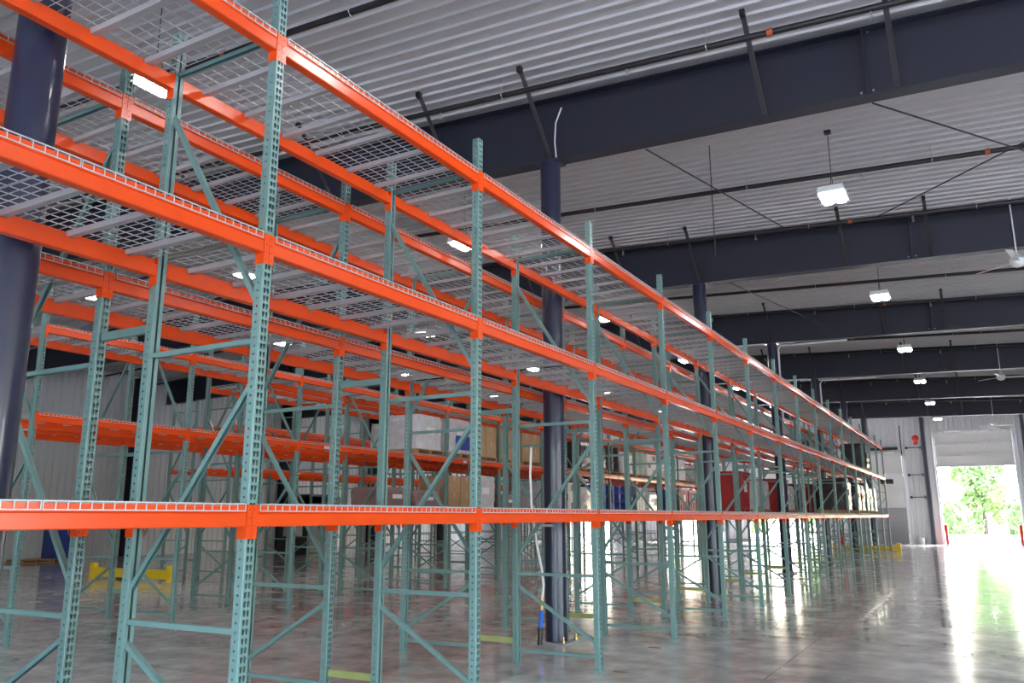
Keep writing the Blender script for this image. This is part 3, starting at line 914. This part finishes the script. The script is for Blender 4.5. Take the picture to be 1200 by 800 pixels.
GOODS = [
    # third rack, middle level
    ('C', 5, 1, 1, 'wrap'), ('C', 6, 0, 1, 'bluewrap'), ('C', 6, 1, 1, 'cartons'), ('C', 7, 0, 1, 'cartons'), ('C', 7, 1, 1, 'cartons'),
    ('C', 8, 0, 1, 'cartons'), ('C', 9, 1, 1, 'dark'), ('C', 9, 0, 1, 'dark'), ('C', 10, 0, 1, 'black'), ('C', 10, 1, 1, 'wrap'), ('C', 11, 0, 1, 'mint green'),
    ('C', 11, 1, 1, 'whiteboxes'), ('C', 12, 0, 1, 'dark'), ('C', 12, 1, 1, 'greenboxes'), ('C', 13, 0, 1, 'wrap'), ('C', 14, 0, 1, 'wrap'), ('C', 14, 1, 1, 'dark red'), ('C', 15, 0, 1, 'wrap'),
    # third rack, lowest level
    ('C', 5, 0, 0, 'mauve'), ('C', 5, 1, 0, 'mauve'), ('C', 6, 0, 0, 'cartons'), ('C', 6, 1, 0, 'wrap'), ('C', 7, 0, 0, 'mauve'), ('C', 8, 0, 0, 'wrap'), ('C', 8, 1, 0, 'whiteboxes'),
    ('C', 9, 0, 0, 'wrap'), ('C', 9, 1, 0, 'blue'), ('C', 10, 0, 0, 'blue'), ('C', 10, 1, 0, 'blue'), ('C', 11, 0, 0, 'tote'), ('C', 11, 1, 0, 'wrap'), ('C', 12, 1, 0, 'blue'),
    ('C', 13, 0, 0, 'redbin'), ('C', 13, 1, 0, 'redbin'), ('C', 14, 1, 0, 'redbin'), ('C', 15, 0, 0, 'redbin'), ('C', 15, 1, 0, 'redbin'),
    # fourth rack behind
    ('D', 6, 0, 1, 'wrap'), ('D', 7, 0, 1, 'wrap'), ('D', 8, 1, 1, 'cartons'), ('D', 10, 0, 1, 'dark'), ('D', 12, 0, 1, 'wrap'), ('D', 7, 1, 0, 'cartons'), ('D', 9, 0, 0, 'redbin'),
    ('D', 11, 1, 0, 'redbin'), ('D', 12, 0, 0, 'wrap'), ('D', 14, 0, 0, 'wrap'),
    # nearest pair, far bays
    ('A', 11, 0, 0, 'dark'), ('A', 12, 0, 0, 'dark'), ('A', 12, 1, 0, 'dark'), ('A', 13, 0, 0, 'dark'), ('A', 13, 1, 0, 'dark'), ('A', 14, 0, 0, 'wrap'), ('B', 8, 0, 0, 'redbin'), ('B', 9, 0, 0, 'wrap'),
    ('B', 10, 0, 0, 'redbin'), ('B', 10, 1, 0, 'wrap'), ('B', 11, 0, 0, 'dark'), ('B', 12, 0, 0, 'redbin'), ('B', 13, 0, 0, 'dark'),
    ('B', 12, 1, 1, 'dark'), ('B', 13, 1, 1, 'wrap'), ('B', 14, 0, 1, 'dark'), ('A', 13, 1, 1, 'dark'),
]
for g in GOODS:
    place(*g)

# ------------------------------------------------------------------ small things on floor and walls
def guard(x0, x1, y, label, posts):
    root = ob('floor_guard', None, loc=((x0 + x1) / 2, y, 0), label=label, cat='guard', group='yellow floor guards')
    w = (x1 - x0) / 2
    ob('rail', MB().box(-w, w, -0.05, 0.05, 0.06, 0.30).mesh('rail', M['yellow']), root)
    for sx in posts:
        ob('stub_post', MB().box(sx * w - 0.09, sx * w + 0.09, -0.07, 0.07, 0.008, 0.42).mesh('stub_post', M['yellow']), root)
        ob('foot_plate', MB().box(sx * w - 0.13, sx * w + 0.13, -0.13, 0.13, 0, 0.008).mesh('foot_plate', M['yellow']), root)
guard(-22.1, -18.8, 15.0, 'bright yellow floor guard in front of the farthest rack pair', (-1, 0.98))
guard(-6.7, -3.55, T(16) + 0.62, 'yellow floor guard at the far end of the nearest rack', (-1, 1))

# air drop: hose, valve and filter tube at the second pipe column
ax, ay = -5.185, GIRD_Y[2] - 0.285
root = ob('air_drop', None, loc=(ax, ay, 0), label='air drop line with white hose, red valve and blue tube at the column', cat='hose')
ob('hose', MB().tube([(-0.20, 0.0, 2.6), (-0.22, 0, 2.2), (-0.20, 0, 1.75), (-0.13, 0, 1.3), (-0.05, 0, 0.95), (-0.03, 0, 0.75), (-0.05, 0, 0.58)], 0.017, 8).mesh('hose', M['white'], True), root)
ob('valve', MB().tube([(-0.05, 0, 0.60), (-0.06, 0, 0.42)], 0.026, 8).mesh('valve', M['brass']), root)
ob('valve_handle', MB().bar((-0.05, -0.02, 0.54), (-0.2, -0.02, 0.58), 0.03, 0.014).mesh('valve_handle', M['red']), root)
ob('filter_tube', MB().tube([(-0.06, 0, 0.44), (-0.085, 0, 0.20)], 0.030, 10).mesh('filter_tube', M['brightblue'], True), root)
ob('drain_leg', MB().tube([(-0.085, 0, 0.22), (-0.095, 0, 0.0)], 0.034, 10).mesh('drain_leg', M['black'], True), root)
ob('clamp', MB().box(-0.18, 0.10, 0.0, 0.125, 1.52, 1.55).mesh('clamp', M['steel']), root)

# fire extinguisher by the far posts
root = ob('fire_extinguisher', None, loc=(-4.75, 33.6, 0.55), label='red fire extinguisher hanging on a far post of the nearest rack', cat='fire extinguisher')
ob('cylinder', MB().lathe([(0.07, 0), (0.085, 0.02), (0.085, 0.42), (0.06, 0.50), (0.03, 0.53)], 14).mesh('cylinder', M['red'], True), root)
ob('head', MB().box(-0.03, 0.03, -0.03, 0.03, 0.53, 0.60).bar((0, 0, 0.6), (0.14, 0, 0.64), 0.02, 0.015).mesh('head', M['black']), root)
ob('hose', MB().tube([(0.03, 0, 0.56), (0.12, 0, 0.5), (0.13, 0, 0.2)], 0.012, 6).mesh('hose', M['black']), root)

# pallet and blue drum by the left wall
root = pallet(-31.45, 18.4, 0.0, 'dark wooden pallet on the floor by the left wall')
root2 = ob('storage_cabinet', None, loc=(-31.55, 19.72, 0.127), label='tall blue cabinet standing on the pallet by the left wall', cat='cabinet')
ob('body', MB().box(-0.9, 0, 0, 0.9, 0, 2.0).mesh('body', M['blue']), root2)
ob('door', MB().box(0.0, 0.02, 0.03, 0.44, 0.06, 1.95).mesh('door', M['blue']), root2)
ob('door', MB().box(0.0, 0.02, 0.46, 0.87, 0.06, 1.95).mesh('door', M['blue']), root2)
ob('handle', MB().box(0.02, 0.04, 0.41, 0.43, 0.9, 1.1).mesh('handle', M['steel']), root2)
root3 = pallet(-31.45, 19.62, 0.0, 'dark wooden pallet under the blue cabinet by the left wall')
# dark machine behind the racks
root = ob('press_machine', None, loc=(-27.5, 29.0, 0), label='dark machine standing by the left wall behind the racks', cat='machine')
ob('base', MB().box(-0.9, 0.9, -0.7, 0.7, 0, 0.8).mesh('base', M['black']), root)
ob('frame', MB().box(-0.9, -0.6, -0.7, 0.7, 0.8, 2.6).box(0.6, 0.9, -0.7, 0.7, 0.8, 2.6).box(-0.9, 0.9, -0.7, 0.7, 2.3, 2.7).mesh('frame', M['black']), root)
ob('ram', MB().lathe([(0.18, 1.5), (0.18, 2.3)], 14).mesh('ram', M['steel'], True), root)

# bollards at the overhead door
for bx, l in ((-1.98, 'red bollard at the left side of the open overhead door'), (1.80, 'red bollard at the right side of the open overhead door')):
    root = ob('bollard', None, loc=(bx, YE - 0.55, 0), label=l, cat='bollard', group='red door bollards')
    ob('sleeve', MB().lathe([(0.085, 0.02), (0.085, 1.08), (0.06, 1.13), (0.02, 1.15)], 14).mesh('sleeve', M['red'], True), root)
    ob('base_ring', MB().lathe([(0.13, 0), (0.13, 0.02)], 14).mesh('base_ring', M['grey']), root)
# wall brackets left of the door
for z, l in ((5.75, 'uppermost'), (4.1, 'middle'), (2.75, 'lowest')):
    root = ob('wall_bracket', None, loc=(-3.35, YE - 0.12, z), label=f'dark wall bracket arm left of the navy door column, {l} of three', cat='bracket', group='dark wall brackets')
    ob('arm', MB().box(-0.35, 0.5, -0.06, -0.02, 0, 0.05).mesh('arm', M['black']), root)
    ob('tip', MB().box(-0.42, -0.28, -0.09, 0.02, -0.05, 0.09).mesh('tip', M['black']), root)
    ob('back_plate', MB().box(0.34, 0.5, -0.02, 0.06, -0.1, 0.12).mesh('back_plate', M['grey']), root)
root = ob('fire_bell', None, loc=(-3.15, YE - 0.10, 6.35), label='red fire bell high on the end wall beside the door column', cat='bell')
ob('gong', MB().lathe([(0.05, 0.02), (0.19, 0.03), (0.20, 0.10), (0.15, 0.15), (0.05, 0.17)], 16).mesh('gong', M['red'], True), root, rot=(math.radians(90), 0, 0))
ob('back_box', MB().box(-0.12, 0.12, -0.04, 0.07, -0.38, -0.2).mesh('back_box', M['red']), root)
rod('wall_conduit', (-4.0, YE - 0.06, 5.3), (-4.0, YE - 0.06, 7.2), 0.03, M['black_pipe'], 'dark conduit running up the wall beside the closed white door', 'conduit')
rod('duct_pipe', (-6.6, YE - 0.125, 5.75), (-4.2, YE - 0.125, 5.78), 0.09, M['black_pipe'], 'dark horizontal pipe above the closed white door', 'pipe')
root = ob('bucket', None, loc=(-3.35, YE - 0.6, 0), label='small white bucket on the floor at the end wall', cat='bucket')
ob('body', MB().lathe([(0.13, 0), (0.16, 0.36), (0.165, 0.36)], 14).mesh('body', M['white'], True), root)
ob('handle', MB().tube([(-0.16, 0, 0.34), (-0.1, 0, 0.42), (0, 0, 0.45), (0.1, 0, 0.42), (0.16, 0, 0.34)], 0.006, 5).mesh('handle', M['steel']), root)
# scraps on the floor
def scrap(x, y, s, label):
    mb = MB().lathe([(s, 0), (s * 0.8, s * 0.12), (s * 0.3, s * 0.2)], 7)
    mb.v = [(p[0] * 2.0, p[1] * random.uniform(.7, 1.1), p[2]) for p in mb.v]
    ob('debris', mb.mesh('debris', M['oldwood']), loc=(x, y, 0), label=label, cat='debris', group='scraps on the floor')
scrap(-3.62, 8.78, 0.045, 'dark scrap on the floor beside the third front post')
scrap(-3.86, 10.55, 0.05, 'brown scrap on the floor just before the fourth front post')

# ------------------------------------------------------------------ trees outside the overhead door
def tree(x, y, h, r, label, seed):
    rnd = random.Random(seed)
    root = ob('tree', None, loc=(x, y, -0.33), label=label, cat='tree', group='trees beyond the driveway')
    ob('trunk', MB().tube([(0, 0, 0), (0.1, 0, h * .3), (0.0, 0.1, h * .7)], [0.25, 0.2, 0.08], 8).mesh('trunk', M['bark']), root)
    mb = MB()
    blobs = [(rnd.uniform(-r, r) * .7, rnd.uniform(-r, r) * .7, rnd.uniform(h * .08, h * .92), rnd.uniform(.35, .6) * r) for _ in range(26)]
    for _ in range(8000):
        bx, by, bz, br = rnd.choice(blobs)
        th, ph = rnd.uniform(0, 2 * math.pi), math.acos(rnd.uniform(-1, 1))
        q = br * rnd.uniform(.6, 1.05)
        c = Vector((bx + q * math.sin(ph) * math.cos(th), by + q * math.sin(ph) * math.sin(th), bz + q * math.cos(ph)))
        a = Vector((rnd.uniform(-1, 1), rnd.uniform(-1, 1), rnd.uniform(-1, 1))).normalized() * rnd.uniform(.16, .34)
        b = a.orthogonal().normalized() * a.length * .6
        mb.add([c - a, c - b, c + a, c + b], [(0, 1, 2, 3)])
    o = ob('foliage', mb.mesh('foliage', M['leaf']), root, kind='stuff')
tree(0.1, 101, 11.5, 2.7, 'light green tree in the middle beyond the open door', 1)
tree(7.3, 99, 14.0, 2.7, 'tall light green tree at the right beyond the open door', 2)
tree(3.4, 91, 3.6, 1.3, 'low green shrub right of the open door centre, before the trees', 7)
tree(-2.2, 91, 3.0, 1.1, 'low green shrub left of the open door centre, before the trees', 8)
tree(-8.6, 112, 7.0, 2.2, 'pale green tree left of centre beyond the open door', 3)
tree(-16.0, 104, 9.0, 3.2, 'tree beyond the driveway left of the open door view', 4)
tree(-26.5, 104, 9.0, 3.4, 'tree outside the raised door left of the closed white one', 5)
tree(-38.0, 106, 9.0, 3.4, 'tree outside the farthest left raised door', 6)
